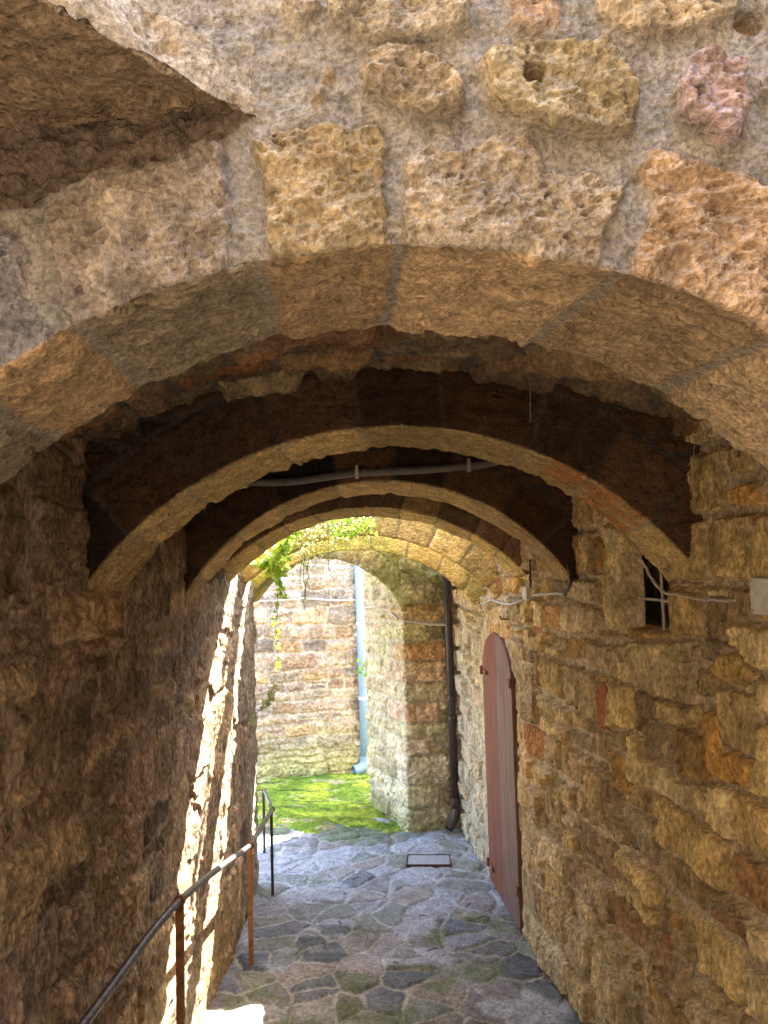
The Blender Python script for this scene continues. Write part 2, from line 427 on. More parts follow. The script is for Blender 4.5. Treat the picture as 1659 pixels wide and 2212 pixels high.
DY0 = (dTR[0] + dBR[0]) / 2; DY1 = (dTL[0] + dBL[0]) / 2     # near and far side of the door
DTOP = at(1075, 1357, DY1)[2]
print('door', dTL, dBL, dTR, dBR, DTOP, 'niche', NF, NN)
def right_hole(u, v, h, c, P):
    sd = poly_sd(u + .006 * noise(P, 20, 9), v + .006 * noise(P, 20, 19), NICHE)
    inn = sstep(.006, -.006, sd)
    h = h * (1 - inn) - .075 * inn
    h = np.where(sd < -.022, np.nan, h)
    # door reveal: arched shallow recess
    yc = (DY0 + DY1) / 2; hw = (DY1 - DY0) / 2 + .012; zr = DTOP - hw * .75
    sd = np.where(v < zr, np.abs(u - yc) - hw, np.hypot(u - yc, (v - zr) / .75) - hw)
    inn = sstep(.010, -.010, sd); h = h * (1 - inn) - .12 * inn
    # dressed, plastered jambs round the door
    ring = sstep(.30, .22, sd + .05 * noise(P, 6, 44)) * (1 - inn)
    ring = np.clip(ring, 0, 1) * sstep(.10, .16, sd * 0 + .2)
    top = ring * sstep(-.9, -.2, v)
    h = h * (1 - .75 * ring) + ring * (.012 + .012 * noise(P, (1, 40, 2), 71))
    c = mix(c, (.58, .44, .22), ring * .5); c = mix(c, (.66, .42, .12), top * .6)
    # small tall slot beyond the door
    a = on_wall(996, 1480, xr); b = on_wall(984, 1400, xr)
    s2 = [(8.22, -1.45), (8.52, -1.45), (8.52, -.90), (8.22, -.90)]
    inn = sstep(.006, -.006, poly_sd(u, v, s2)); h = h * (1 - inn) - .10 * inn
    # paler colour beyond the arches
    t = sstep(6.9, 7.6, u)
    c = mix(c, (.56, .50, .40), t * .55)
    # greyer towards the bottom
    c = mix(c, (.40, .34, .24), .5 * sstep(-1.6, -2.9, v + .35 * noise(P, 1.5, 12)))
    return h, c
right_wall = wall('passage_wall', xr, 2.05, 9.35, ZF - .12, .78, 1, 11, GOLD, GOLD_M,
    'long golden sandstone rubble wall on the right with the plank door and the barred window', hole=right_hole, polys=R_POLYS,
    prot=.060, rows=(.16, .34), w=(.16, .44), warp=.034, rough=.018, edge=.014, split=.14, gap=.015, dy=.010, dz=.0085)
def left_post(u, v, h, c, P):
    h = h * (1 + 1.0 * sstep(4.7, 3.7, u))
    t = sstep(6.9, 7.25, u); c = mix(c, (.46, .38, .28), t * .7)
    c = mix(c, (.20, .14, .10), .35 * sstep(.0, .5, fbm(P, 1.6, 3, 77)))
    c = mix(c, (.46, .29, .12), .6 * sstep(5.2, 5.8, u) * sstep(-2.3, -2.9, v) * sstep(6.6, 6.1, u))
    return h, c
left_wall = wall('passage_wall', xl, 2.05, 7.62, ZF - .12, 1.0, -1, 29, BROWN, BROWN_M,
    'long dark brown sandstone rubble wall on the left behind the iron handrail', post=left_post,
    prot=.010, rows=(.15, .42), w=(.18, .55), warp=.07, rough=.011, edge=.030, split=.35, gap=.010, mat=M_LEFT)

# far wall across the little yard, facing us
def flat_wall(name, a, b, z0, z1, seed, cols, mortar, label, mat, du=.014, post=None, thick=.5, forced=None, cat='wall', **kw):
    """wall standing along a plan polyline, seen from its left side going a -> b"""
    pts = [Vector((p[0], p[1], 0)) for p in ([a] + b)]
    segs = [(pts[i + 1] - pts[i]).length for i in range(len(pts) - 1)]; tot = sum(segs)
    nu = int(tot / du) + 1; nz = int((z1 - z0) / du) + 1
    S = np.linspace(0, tot, nu); cum = np.concatenate([[0], np.cumsum(segs)])
    X = np.interp(S, cum, [p.x for p in pts]); Yv = np.interp(S, cum, [p.y for p in pts])
    tx = np.gradient(X, S); ty = np.gradient(Yv, S); L = np.hypot(tx, ty); nx = ty / L; ny = -tx / L
    Z = np.linspace(z0, z1, nz)
    u = np.repeat(S, nz); v = np.tile(Z, nu)
    P0 = np.stack([np.repeat(X, nz), np.repeat(Yv, nz), v], 1)
    h, c, ms = surface(u, v, P0, seed, cols, mortar, forced=forced, **kw)
    if post is not None: h, c = post(u, v, h, c, P0, cum)
    P = P0.copy(); P[:, 0] += np.repeat(nx, nz) * h; P[:, 1] += np.repeat(ny, nz) * h
    back = np.zeros_like(P); bx = np.repeat(nx, nz); by = np.repeat(ny, nz)
    back[:, 0] = -bx * thick; back[:, 1] = -by * thick
    V, q = thicken(P, nu, nz, back)
    faces = np.concatenate([grid_faces(nu, nz), q])
    cc = np.concatenate([c, np.tile(np.array(mortar), (len(V) - len(c), 1))])
    o = mesh_obj(name, V, faces, mat, None, (pts[0].x, pts[0].y, z0), cc)
    return tag(o, label, cat)
FW0 = on_floor(570, 1690); FW1 = on_floor(790, 1668)
fdir = (FW1 - FW0).normalized()
fa = FW0 - fdir * 1.3; fb = FW1 + fdir * 2.6  # right end run on out of view to shade the moss
print('far', fa, fb)
def far_post(u, v, h, c, P, cum):
    c = mix(c, (.60, .54, .48), .30 * sstep(-.9, .1, v + .3 * noise(P, 2, 3)))  # glare on the upper wall painted in as a paler tone
    c = mix(c, (.46, .40, .16), .8 * sstep(-2.3, -2.9, v + .25 * noise(P, 3, 4)))
    return h, c
far_wall = flat_wall('yard_wall', fa, [fb], ZF - .2, 1.9, 47, PINK, (.46, .38, .30),
    'pinkish pale rubble wall closing the far end of the mossy yard', M_FAR, post=far_post,
    rows=(.13, .26), w=(.14, .42), warp=.026, prot=.040, rough=.030, edge=.028, split=.25, gap=.012)

# stone pier with quoins at the far right, arch springs from its left corner
C0 = on_floor(885, 1795); C1 = on_floor(803, 1740); C2 = Vector((.92, C0.y + .12, ZF))
C1 = C0 + (C1 - C0) * 1.02
zrows = [ZF - .2]
for yz in (1710, 1605, 1485, 1330, 1240, 1160, 1055, 955, 840, 735, 640, 540, 450, 370):
    zrows.append(at(881, 1080.1 + .4167 * yz, C0.y)[2])
zrows = [zrows[0]] + [z for z in zrows[2:]] + [zrows[-1] + .2 * i for i in range(1, 12)]
def pier_post(u, v, h, c, P, cum):
    s0 = cum[1]                                # corner position; the face turned to us follows it
    c = mix(c, (.28, .33, .10), .5 * sstep(.1, .5, fbm(P, 1.8, 3, 8) + .45 * sstep(-1.5, .2, v) - .25 * (u < s0)))
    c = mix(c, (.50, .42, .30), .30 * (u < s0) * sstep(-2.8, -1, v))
    c = mix(c, (.30, .30, .10), .5 * sstep(-2.75, -3.0, v))
    return h, c
def pier_quoins():
    out = []; rng = random.Random(5)
    L1 = (C1 - C0).length
    cols_ = [(0.60, 0.53, 0.34), (0.62, 0.53, 0.34), (0.65, 0.55, 0.38), (0.62, 0.50, 0.34), (0.60, 0.53, 0.31), (0.70, 0.46, 0.31), (0.60, 0.50, 0.31), (0.65, 0.46, 0.29), (0.60, 0.36, 0.16), (0.55, 0.48, 0.24), (0.60, 0.43, 0.22), (0.55, 0.50, 0.29), (0.48, 0.48, 0.24)]
    for i in range(len(zrows) - 1):
        if zrows[i] > .9: break
        z0, z1 = zrows[i] + .012, zrows[i + 1] - .012
        a = (.60 if i % 2 == 0 else .34) * rng.uniform(.8, 1.15); b = (.22 if i % 2 == 0 else .50) * rng.uniform(.8, 1.2)
        if i in (8, 7): a = .5
        out.append(([(L1 - b, z0), (L1 + a, z0), (L1 + a, z1), (L1 - b, z1)], cols_[i % len(cols_)], .036))
    return out
pier = flat_wall('stone_pier', C1, [C0, C2], ZF - .2, .5, 61, [(.52, .42, .24), (.58, .46, .27), (.48, .36, .21), (.42, .35, .20)], (.48, .41, .29),
    'square stone pier with big quoins and green moss between the two downpipes', M_FAR, forced=zrows, polys=pier_quoins(), post=pier_post,
    w=(.16, .34), warp=.014, prot=.036, rough=.026, edge=.03, split=.35, gap=.020, thick=.05, cat='pier')

# ------------------------------------------------------------------ arches
def arch(name, f, b, Yf, Yb, H, seed, label, cols, soff_cols, mortar, th0=18, th1=162, cell=(.28, .42), ring=None, face_rubble=None,
         ds=.008, dsf=.008, prot=.012, rough=.010, polys=(), free_face=False, post=None, mat=None, joints=None, Hb=None, ring_cols=None, face_m=None, soff_m=None):
    """one arch: front face, soffit and back face as one displaced skin with a plain top"""
    th = np.radians(np.linspace(th1, th0, int(math.radians(th1 - th0) * f[2] / ds) + 1)); nt_ = len(th)
    nf = int(H / dsf) + 1; ns = max(int(abs(Yb - Yf) / ds), 4); nb = max(int((Hb or H) / .03), 3)
    rows = []                                  # (radius offset, blend front->back, normal type)
    for k in range(nf): rows.append((H * (1 - k / nf), 0.0, 0))
    for k in range(ns + 1): rows.append((0.0, k / ns, 1))
    for k in range(1, nb + 1): rows.append(((Hb or H) * k / nb, 1.0, 2))
    m = len(rows); ro = np.array([r[0] for r in rows]); bl = np.array([r[1] for r in rows]); ty = np.array([r[2] for r in rows])
    T, RO = np.meshgrid(th, ro, indexing='ij'); _, BL = np.meshgrid(th, bl, indexing='ij'); _, TY = np.meshgrid(th, ty, indexing='ij')
    T = T.ravel(); RO = RO.ravel(); BL = BL.ravel(); TY = TY.ravel()
    cx = f[0] + (b[0] - f[0]) * BL; cz = f[1] + (b[1] - f[1]) * BL; R = f[2] + (b[2] - f[2]) * BL; Yy = Yf + (Yb - Yf) * BL
    P0 = np.stack([cx + (R + RO) * np.cos(T), Yy, cz + (R + RO) * np.sin(T)], 1)
    nrm = np.zeros_like(P0)
    nrm[TY == 0, 1] = -1; nrm[TY == 2, 1] = 1
    s = TY == 1; nrm[s, 0] = -np.cos(T[s]); nrm[s, 2] = -np.sin(T[s])
    # rounded, chipped arrises
    path = np.where(TY == 0, RO, 0); epsf = .012
    e = (TY == 0) & (RO < epsf); t_ = (1 - RO[e] / epsf) * .5
    nrm[e, 0] = -np.cos(T[e]) * t_; nrm[e, 2] = -np.sin(T[e]) * t_; nrm[e, 1] = -(1 - t_)
    dd = BL * abs(Yb - Yf)
    e = (TY == 1) & (dd < epsf); t_ = (1 - dd[e] / epsf) * .5
    nrm[e, 0] *= (1 - t_); nrm[e, 2] *= (1 - t_); nrm[e, 1] = -t_
    nrm /= np.linalg.norm(nrm, axis=1)[:, None]
    # voussoirs
    rng = random.Random(seed)
    arc = (math.radians(th1) - T) * f[2]
    if joints is None:
        jb = [-.05]
        while jb[-1] < arc.max() + .1: jb.append(jb[-1] + rng.uniform(*cell))
    else: jb = [(math.radians(th1) - j) * f[2] for j in joints]
    jb = np.array(jb)
    wa = arc + .020 * noise(P0, 7, seed) + .006 * noise(P0, 30, seed + 1) + .03 * noise(P0, 2.0, seed + 2)
    ci = np.clip(np.searchsorted(jb, wa) - 1, 0, len(jb) - 2)
    dj = np.minimum(wa - jb[ci], jb[ci + 1] - wa)
    Rr = np.stack([_hash(ci, ci * 0 + seed, ci * 0 + k, 7) for k in range(3)], 1)
    c = palette(Rr * np.array([1, .8, 1]) + np.array([0, .1, 0]), soff_cols); gapj = .007 if ring is not None else (.013 if free_face else .009)
    d = dj - gapj
    rgh = .55 * fbm(P0, (9, 9, 9), 4, seed + 20, .6) + .6 * fbm(np.stack([arc, Yy * 4, RO * 4], 1), 5, 4, seed + 33, .6)
    pit = fbm(P0, 36, 3, seed + 31, .6)
    prv = prot * (.3 + 1.1 * Rr[:, 1])
    body = sstep(0, .03, d)
    h = body * (prv + rough * rgh * 1.3 - rough * .8 * sstep(.18, .5, pit)) + (1 - body) * rough * .2 * pit
    ms = sstep(-.003, .008, d)
    fr = TY == 0
    if ring_cols is not None: c[TY != 1] = palette(Rr, ring_cols)[TY != 1]
    tone = (1 + .20 * fbm(P0, 4, 3, seed + 50)) * (1 + .25 * rgh)
    c = c * tone[:, None]
    mcol = np.where((TY == 1)[:, None], np.array(soff_m or mortar)[None, :], np.array(face_m or mortar)[None, :])
    c = mcol * (1 - ms[:, None]) + c * ms[:, None]
    if ring is not None or free_face:          # front face: ring then rubble, or hand-set stones only
        u = P0[fr, 0]; v = P0[fr, 2]
        kw = dict(rows=(.12, .22), w=(.16, .36), warp=.02, prot=prot * 1.2, rough=rough, edge=.02, gap=.010)
        if face_rubble: kw.update(face_rubble)
        hf, cf, mf = surface(u, v, P0[fr], seed + 200, cols, face_m or mortar, polys=polys, free=(np.ones(len(u), bool) if free_face else None), **kw)
        if free_face: h[fr] = hf; c[fr] = cf
        else:
            out = RO[fr] + .01 * noise(P0[fr], 9, 3) > ring
            dr = np.abs(RO[fr] - ring)
            hh = h[fr]; c_ = c[fr]
            jn = sstep(.010, .02, dr)
            hh = np.where(out, hf, hh) * jn; h[fr] = hh
            cn = np.where(out[:, None], cf, c_); c[fr] = np.array(face_m or mortar)[None, :] * (1 - jn[:, None]) + cn * jn[:, None]
    edge_n = .010 * fbm(P0, 9, 3, seed + 99) - .012 * sstep(.1, .5, noise(P0, 6, seed + 98))
    near = np.exp(-np.where(TY == 0, RO, np.minimum(dd, abs(Yb - Yf) - dd)) / .03)
    h = h + edge_n * near * (TY < 2)
    if post is not None: h, c = post(P0, T, RO, TY, BL, h, c)
    P = P0 + nrm * h[:, None]
    n0 = len(P)
    faces = grid_faces(nt_, m, 0, True)
    # plain top joining the outer rims
    a = np.arange(nt_ - 1) * m
    top = np.stack([a, a + m, a + m + (m - 1), a + (m - 1)], 1)
    faces = np.concatenate([faces, top])
    o = mesh_obj(name, P, faces, mat or M_SOFFIT, None, (f[0], (Yf + Yb) / 2, f[1] + f[2]), c)
    return tag(o, label, 'arch', 'stone arches spanning the passage')

def FP(pts, Y=1.57): return [(at(px, py, Y)[0], at(px, py, Y)[2]) for px, py in pts]
fc = [(.54, .42, .26), (.50, .38, .22), (.50, .40, .30), (.54, .40, .26)]
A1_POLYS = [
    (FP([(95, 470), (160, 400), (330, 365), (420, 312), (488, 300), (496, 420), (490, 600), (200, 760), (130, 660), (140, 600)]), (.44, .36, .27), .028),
    (FP([(-120, 238), (300, 232), (560, 232), (500, 285), (430, 310), (330, 350), (165, 395), (90, 455), (-120, 490)]), (.21, .155, .11), .002),  # shade cast below the slab, painted as a dark flush stone
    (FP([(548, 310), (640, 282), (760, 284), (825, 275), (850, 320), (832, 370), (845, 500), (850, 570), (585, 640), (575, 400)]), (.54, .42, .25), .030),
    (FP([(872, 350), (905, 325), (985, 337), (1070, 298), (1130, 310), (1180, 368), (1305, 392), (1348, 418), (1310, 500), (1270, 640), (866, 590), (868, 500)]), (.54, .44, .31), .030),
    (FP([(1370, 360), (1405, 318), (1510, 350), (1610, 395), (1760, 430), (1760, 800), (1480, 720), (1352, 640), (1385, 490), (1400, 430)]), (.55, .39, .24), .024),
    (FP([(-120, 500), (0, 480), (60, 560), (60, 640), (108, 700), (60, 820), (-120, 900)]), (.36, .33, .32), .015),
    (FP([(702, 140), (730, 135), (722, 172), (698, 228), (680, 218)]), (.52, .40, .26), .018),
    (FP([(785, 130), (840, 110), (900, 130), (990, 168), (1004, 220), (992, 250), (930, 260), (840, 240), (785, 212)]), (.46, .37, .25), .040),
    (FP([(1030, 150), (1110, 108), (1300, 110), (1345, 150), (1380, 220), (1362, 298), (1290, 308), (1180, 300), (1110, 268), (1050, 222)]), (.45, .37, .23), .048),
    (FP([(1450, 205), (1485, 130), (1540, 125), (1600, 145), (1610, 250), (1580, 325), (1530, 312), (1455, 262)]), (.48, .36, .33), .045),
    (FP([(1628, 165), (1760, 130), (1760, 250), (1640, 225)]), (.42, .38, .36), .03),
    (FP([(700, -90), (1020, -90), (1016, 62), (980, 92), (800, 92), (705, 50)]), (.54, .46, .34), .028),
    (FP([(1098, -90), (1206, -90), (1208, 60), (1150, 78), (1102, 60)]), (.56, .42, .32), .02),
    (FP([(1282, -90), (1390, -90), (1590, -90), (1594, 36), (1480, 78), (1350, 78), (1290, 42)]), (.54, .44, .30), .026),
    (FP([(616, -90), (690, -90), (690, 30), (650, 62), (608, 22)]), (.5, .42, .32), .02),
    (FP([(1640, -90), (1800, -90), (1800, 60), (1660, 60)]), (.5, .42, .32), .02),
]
HOLE = FP([(1147, 186), (1620, 50), (1455, 205)])
def a1_post(P0, T, RO, TY, BL, h, c):
    fr = (TY == 0)
    for (hx, hz), rr, dp in zip(HOLE, (.026, .03, .0), (.05, .04, 0)):
        if dp == 0: continue
        t = sstep(rr, rr * .75, np.hypot(P0[:, 0] - hx, P0[:, 2] - hz) + .003 * noise(P0, 40, 3)) * fr
        h = h - t * (dp + .0); c = mix(c, (.36, .25, .14), t * .8)
    # trowelled plaster streaks
    h = h + fr * .0025 * fbm(P0, (14, 14, 60), 3, 321)
    c = mix(c, (.34, .33, .34), .55 * fr * sstep(.25, -.55, P0[:, 0] + .35 + .2 * noise(P0, 3, 5)) * sstep(.75, .5, P0[:, 2]))  # grey shade towards the lower left painted into the face colour
    return h, c
jt = [math.atan2(z + .926, x - .044) for x, z in FP([(-500, 1200), (-120, 860), (130, 700), (535, 580), (858, 530), (1318, 590), (1700, 720), (2300, 1200)])]
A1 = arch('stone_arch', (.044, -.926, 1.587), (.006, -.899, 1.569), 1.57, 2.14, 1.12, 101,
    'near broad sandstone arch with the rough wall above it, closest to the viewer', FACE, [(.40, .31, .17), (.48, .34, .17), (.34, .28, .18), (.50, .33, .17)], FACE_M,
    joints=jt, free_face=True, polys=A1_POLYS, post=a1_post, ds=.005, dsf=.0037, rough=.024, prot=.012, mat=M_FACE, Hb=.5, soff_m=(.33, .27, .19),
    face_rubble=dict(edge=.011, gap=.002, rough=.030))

def a2_post(P0, T, RO, TY, BL, h, c):
    a = np.degrees(T); s = (TY == 1)
    c = mix(c, (.50, .20, .07), .75 * s * sstep(64.5, 63.5, a) * sstep(46, 47, a) * sstep(-.6, .3, noise(P0, 9, 4)))
    h = h + s * sstep(64, 62, a) * sstep(46, 48, a) * .02 * fbm(P0, 12, 3, 81)
    return h, c
A2 = arch('stone_arch', (.022, -1.139, 1.781), (.043, -1.172, 1.796), 3.6, 4.1, .72, 111,
    'second arch inward, sooty face painted darker as shade and a rust red stone on its right', SOOT_SHADE, [(.54, .39, .16), (.48, .34, .15), (.58, .42, .18)], (.40, .33, .21),
    ring=.30, cell=(.3, .5), ds=.008, dsf=.010, rough=.022, th0=33, th1=147, ring_cols=SOOT_SHADE, face_m=SOOT_SHADE_M, post=a2_post)
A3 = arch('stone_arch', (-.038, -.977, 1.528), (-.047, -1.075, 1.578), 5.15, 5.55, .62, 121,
    'third arch inward, dark faced, with the grey conduit strapped across it', SOOT_SHADE, [(.54, .38, .17), (.50, .35, .16), (.58, .37, .18)], (.42, .35, .22),
    ring=.26, cell=(.3, .42), ds=.010, dsf=.012, rough=.010, th0=28, th1=152, ring_cols=SOOT_SHADE, face_m=SOOT_SHADE_M)
A4 = arch('stone_arch', (-.15, -1.235, 1.678), (-.125, -1.185, 1.568), 6.1, 6.32, .30, 131,
    'fourth arch inward with smooth brown voussoirs just before the ivy', GOLD, [(.60, .44, .17), (.54, .39, .15), (.58, .41, .17)], (.30, .25, .16),
    cell=(.26, .36), ds=.010, dsf=.012, rough=.006, prot=.006, th0=38, th1=142, ring_cols=[(.24, .15, .08), (.28, .18, .09), (.20, .13, .07)], face_m=(.13, .09, .05))
def a5_post(P0, T, RO, TY, BL, h, c):
    c = mix(c, (.34, .36, .08), .6 * sstep(.1, .5, fbm(P0, 2.2, 3, 66) + .35 * sstep(.2, -.6, P0[:, 0])))
    return h, c
A5 = arch('stone_arch', (-.226, -1.275, 1.536), (-.226, -1.275, 1.536), 6.92, 7.10, .24, 141,
    'fifth arch inward, bright yellow voussoirs with ivy trailing over its crown', GOLD, [(.56, .40, .14), (.60, .44, .16), (.50, .36, .13)], (.24, .19, .09),
    cell=(.26, .36), ds=.010, dsf=.010, rough=.007, prot=.008, th0=38, th1=142, post=a5_post)
A5b = arch('stone_arch', (-.296, -1.33, 1.469), (-.262, -1.33, 1.53), 7.45, 8.8, .20, 151,  # back carried deeper, out of view, to block extra sun
    'sixth arch inward, lowest yellow ring right behind the ivy hung one', GOLD, [(.56, .41, .15), (.50, .38, .15), (.54, .38, .13)], (.22, .18, .09),
    cell=(.24, .34), ds=.010, dsf=.010, rough=.007, prot=.008, th0=38, th1=142, post=a5_post)
def a6_post(P0, T, RO, TY, BL, h, c):
    c = mix(c, (.27, .33, .09), .5 * sstep(-.05, .45, fbm(P0, 2.6, 3, 68)))
    return h, c
A6 = arch('stone_arch', (-.762, -.933, 1.013), (-.762, -.933, 1.013), C0.y - .02, C0.y + .35, .45, 161,
    'farthest small arch, green with moss, springing from the stone pier', [(.50, .44, .28), (.46, .40, .24)], [(.60, .50, .28), (.52, .44, .24)], (.34, .30, .19),
    ring=.25, cell=(.20, .28), ds=.012, dsf=.014, rough=.008, prot=.012, th0=24, th1=175, post=a6_post, mat=M_FAR)

# vault between the arches (rough stones overhead)
def vault(y0, y1, seed, label, crown=.93, edge=.60, cols=BROWN):
    hw = 1.72; nx = int(2 * hw / .014); ny = int((y1 - y0) / .014)
    X = np.linspace(-hw, hw + .1, nx); Y = np.linspace(y0, y1, ny)
    XX, YY = np.meshgrid(X, Y, indexing='ij'); u = XX.ravel(); v = YY.ravel()
    z = crown - (crown - edge) * (u / 1.45) ** 2
    P0 = np.stack([u, v, z], 1)
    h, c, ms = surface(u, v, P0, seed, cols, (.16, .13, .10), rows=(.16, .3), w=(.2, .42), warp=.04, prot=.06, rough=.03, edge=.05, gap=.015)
    P = P0.copy(); P[:, 2] -= h
    back = np.zeros_like(P); back[:, 2] = 1.30 - P[:, 2]
    V, q = thicken(P, nx, ny, back)
    faces = np.concatenate([grid_faces(nx, ny, 0, True), q])
    cc = np.concatenate([c, np.full((len(V) - len(c), 3), .3)])
    o = mesh_obj('stone_vault', V, faces, M_WALL, None, (0, (y0 + y1) / 2, crown), cc)
    return tag(o, label, 'vault', 'rough stone ceilings between the arches')
vault(2.12, 3.62, 201, 'rough ceiling of dark and orange stones between the near arch and the second', cols=[(.30, .20, .10), (.38, .16, .06), (.20, .13, .08), (.32, .24, .12)])
vault(4.08, 5.17, 202, 'black shadowed ceiling above the grey conduit', .82, .5, SOOT_SHADE)
vault(5.53, 6.12, 203, 'short dark ceiling between the third and fourth arches', .72, .42, SOOT_SHADE)

# slab jutting out over the viewer at upper left
def slab():
    z0, z1 = .94, 1.06
    e0 = at(585, 205, 1.60); e1 = at(170, 0, 1.265)
    a = Vector((e0.x, 1.60)); b = Vector((-.50, 1.265)); dv = (b - a).normalized()
    b = a + dv * 1.15
    loop = [a, b, Vector((-2.3, b.y)), Vector((-2.3, 1.60))]
    nL = 110; nT = 16; nU = 90
    rowsP = []; nr = []
    # skin: top edge strip -> side -> underside, swept along a->b
    prof = [(k / 6, 0) for k in range(7)] + [(0, k) for k in range(1)]
    Vv = []; C = []; cols_n = 0
    side = Vector((dv.y, -dv.x));
    if side.x < 0: side = -side
    S = np.linspace(-.02, 1.9, int(1.92 / .007))
    pr = []
    for k in range(30): pr.append(('t', 1 - k / 30))
    for k in range(24): pr.append(('s', 1 - k / 24))
    nu_ = 150
    for k in range(nu_ + 1): pr.append(('u', k / nu_))
    m = len(pr); P0 = np.zeros((len(S) * m, 3)); N0 = np.zeros_like(P0)
    w_in = Vector((-.985, -.17))
    for i, s in enumerate(S):
        base = a + dv * s
        for j, (kd, t) in enumerate(pr):
            k = i * m + j
            if kd == 't': q = base + Vector((-1, 0)) * t * 1.6; P0[k] = (q.x, q.y, z1); N0[k] = (0, 0, 1)
            elif kd == 's': P0[k] = (base.x, base.y, z0 + (z1 - z0) * t); N0[k] = (side.x, side.y, 0)
            else: q = base + Vector((-1, 0)) * t * 1.6; P0[k] = (q.x, q.y, z0); N0[k] = (0, 0, -1)
    h = .030 * fbm(P0, 7, 5, 301, .6) - .012 * sstep(.1, .5, fbm(P0, 24, 3, 302)) + .012 * noise(P0, 3, 303)
    P = P0 + N0 * h[:, None]
    tone = (1 + .3 * fbm(P0, 5, 3, 305))
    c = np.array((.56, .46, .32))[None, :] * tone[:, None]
    c = mix(c, (.27, .18, .10), (N0[:, 2] < -.5) * .85)  # underside darkened in colour to carry the slab's own shade
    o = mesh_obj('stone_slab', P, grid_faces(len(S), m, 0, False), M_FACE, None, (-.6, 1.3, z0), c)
    tag(o, 'jutting sandstone slab at upper left with a sunlit edge and underside painted dark as shade', 'slab')
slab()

# ------------------------------------------------------------------ ground
def voro(P2, seed, sx, sy, jit=.85):
    """stretched jittered-cell pattern: distance to the joint and random numbers per flagstone"""
    u = P2[:, 0] / sx; v = P2[:, 1] / sy
    iu = np.floor(u).astype(int); iv = np.floor(v).astype(int)
    F1 = np.full(len(u), 9e9); F2 = F1.copy(); ku = iu.copy(); kv = iv.copy(); px = u * 0; py = v * 0; qx = u * 0; qy = v * 0
    for du in (-1, 0, 1):
        for dv in (-1, 0, 1):
            cu, cv = iu + du, iv + dv
            z = np.zeros_like(cu)
            x = cu + .5 + jit * (_hash(cu + 900, cv + 900, z, seed) - .5); y = cv + .5 + jit * (_hash(cu + 900, cv + 900, z + 1, seed) - .5)
            dd = ((u - x) * sx) ** 2 + ((v - y) * sy) ** 2
            b = dd < F1
            F2n = np.where(b, F1, np.minimum(F2, dd)); 
            qx = np.where(b, px, np.where(dd < F2, x, qx)); qy = np.where(b, py, np.where(dd < F2, y, qy))
            px = np.where(b, x, px); py = np.where(b, y, py)
            ku = np.where(b, cu, ku); kv = np.where(b, cv, kv); F1 = np.where(b, dd, F1); F2 = F2n
    ex, ey = (qx - px) * sx, (qy - py) * sy; L = np.hypot(ex, ey) + 1e-6
    mx, my = (px + qx) / 2 * sx, (py + qy) / 2 * sy
    d = ((mx - u * sx) * ex + (my - v * sy) * ey) / L
    R = np.stack([_hash(ku + 900, kv + 900, ku * 0 + 2 + k, seed) for k in range(3)], 1)
    return d, R
def floor_path():
    x0, x1, y0, y1 = -1.75, 1.45, 4.5, 12.2
    nx = int((x1 - x0) / .011); ny = int((y1 - y0) / .013)
    X = np.linspace(x0, x1, nx); Y = np.linspace(y0, y1, ny)
    XX, YY = np.meshgrid(X, Y, indexing='ij'); u = XX.ravel(); v = YY.ravel(); P0 = uv3(u, v, 0.)
    W = P0.copy()
    W[:, 0] += .05 * noise(P0, 2.5, 1) + .02 * noise(P0, 9, 2) + .006 * noise(P0, 30, 5)
    W[:, 1] += .06 * noise(P0, 2.2, 3) + .02 * noise(P0, 9, 4) + .006 * noise(P0, 30, 6)
    d, R = voro(W, 77, .42, .20)
    d = d - .010 - .012 * R[:, 2]
    cols = [(.21, .21, .21), (.25, .245, .245), (.26, .23, .21), (.18, .20, .19), (.28, .27, .26), (.16, .18, .22), (.20, .22, .17)]
    c = palette(R, cols)
    cement = fbm(P0, (1.1, 1.6, 1), 4, 21) + .75 * sstep(6.4, 7.4, v) * sstep(9.2, 8.6, v) - .12
    cem = sstep(.05, .25, cement)
    body = sstep(0, .02, d)
    ms = sstep(-.003, .006, d)
    h = body * (.008 + .012 * R[:, 0]) + .006 * fbm(P0, 12, 4, 30) + .012 * fbm(P0, 2.2, 2, 31)
    h = h + cem * (.008 - body * .004)
    c = c * (1 + .25 * fbm(P0, 7, 4, 33))[:, None]
    mort = np.array((.34, .33, .29))[None, :] * (1 + .2 * fbm(P0, 15, 3, 34))[:, None]
    c = mort * (1 - ms[:, None]) + c * ms[:, None]
    c = mix(c, (.40, .42, .47), cem * .82 * (1 - .8 * ms * (R[:, 1] > .5)))
    c = mix(c, (.10, .15, .05), .55 * sstep(.12, .4, fbm(P0, (3, 3.5, 1), 4, 36)) * (1 - .6 * cem))
    c = mix(c, (.08, .11, .04), .75 * sstep(.006, .0, np.abs(d + .002)) * sstep(-.5, .2, noise(P0, 3, 37)) * (1 - .7 * cem))
    P = P0.copy(); P[:, 2] = ZF - .02 + h
    o = mesh_obj('path', P, grid_faces(nx, ny, 0, False), M_PAVE, None, (0, 8, ZF), c)
    tag(o, 'uneven grey flagstone paving with pale cement patches', kind='structure')
floor_path()
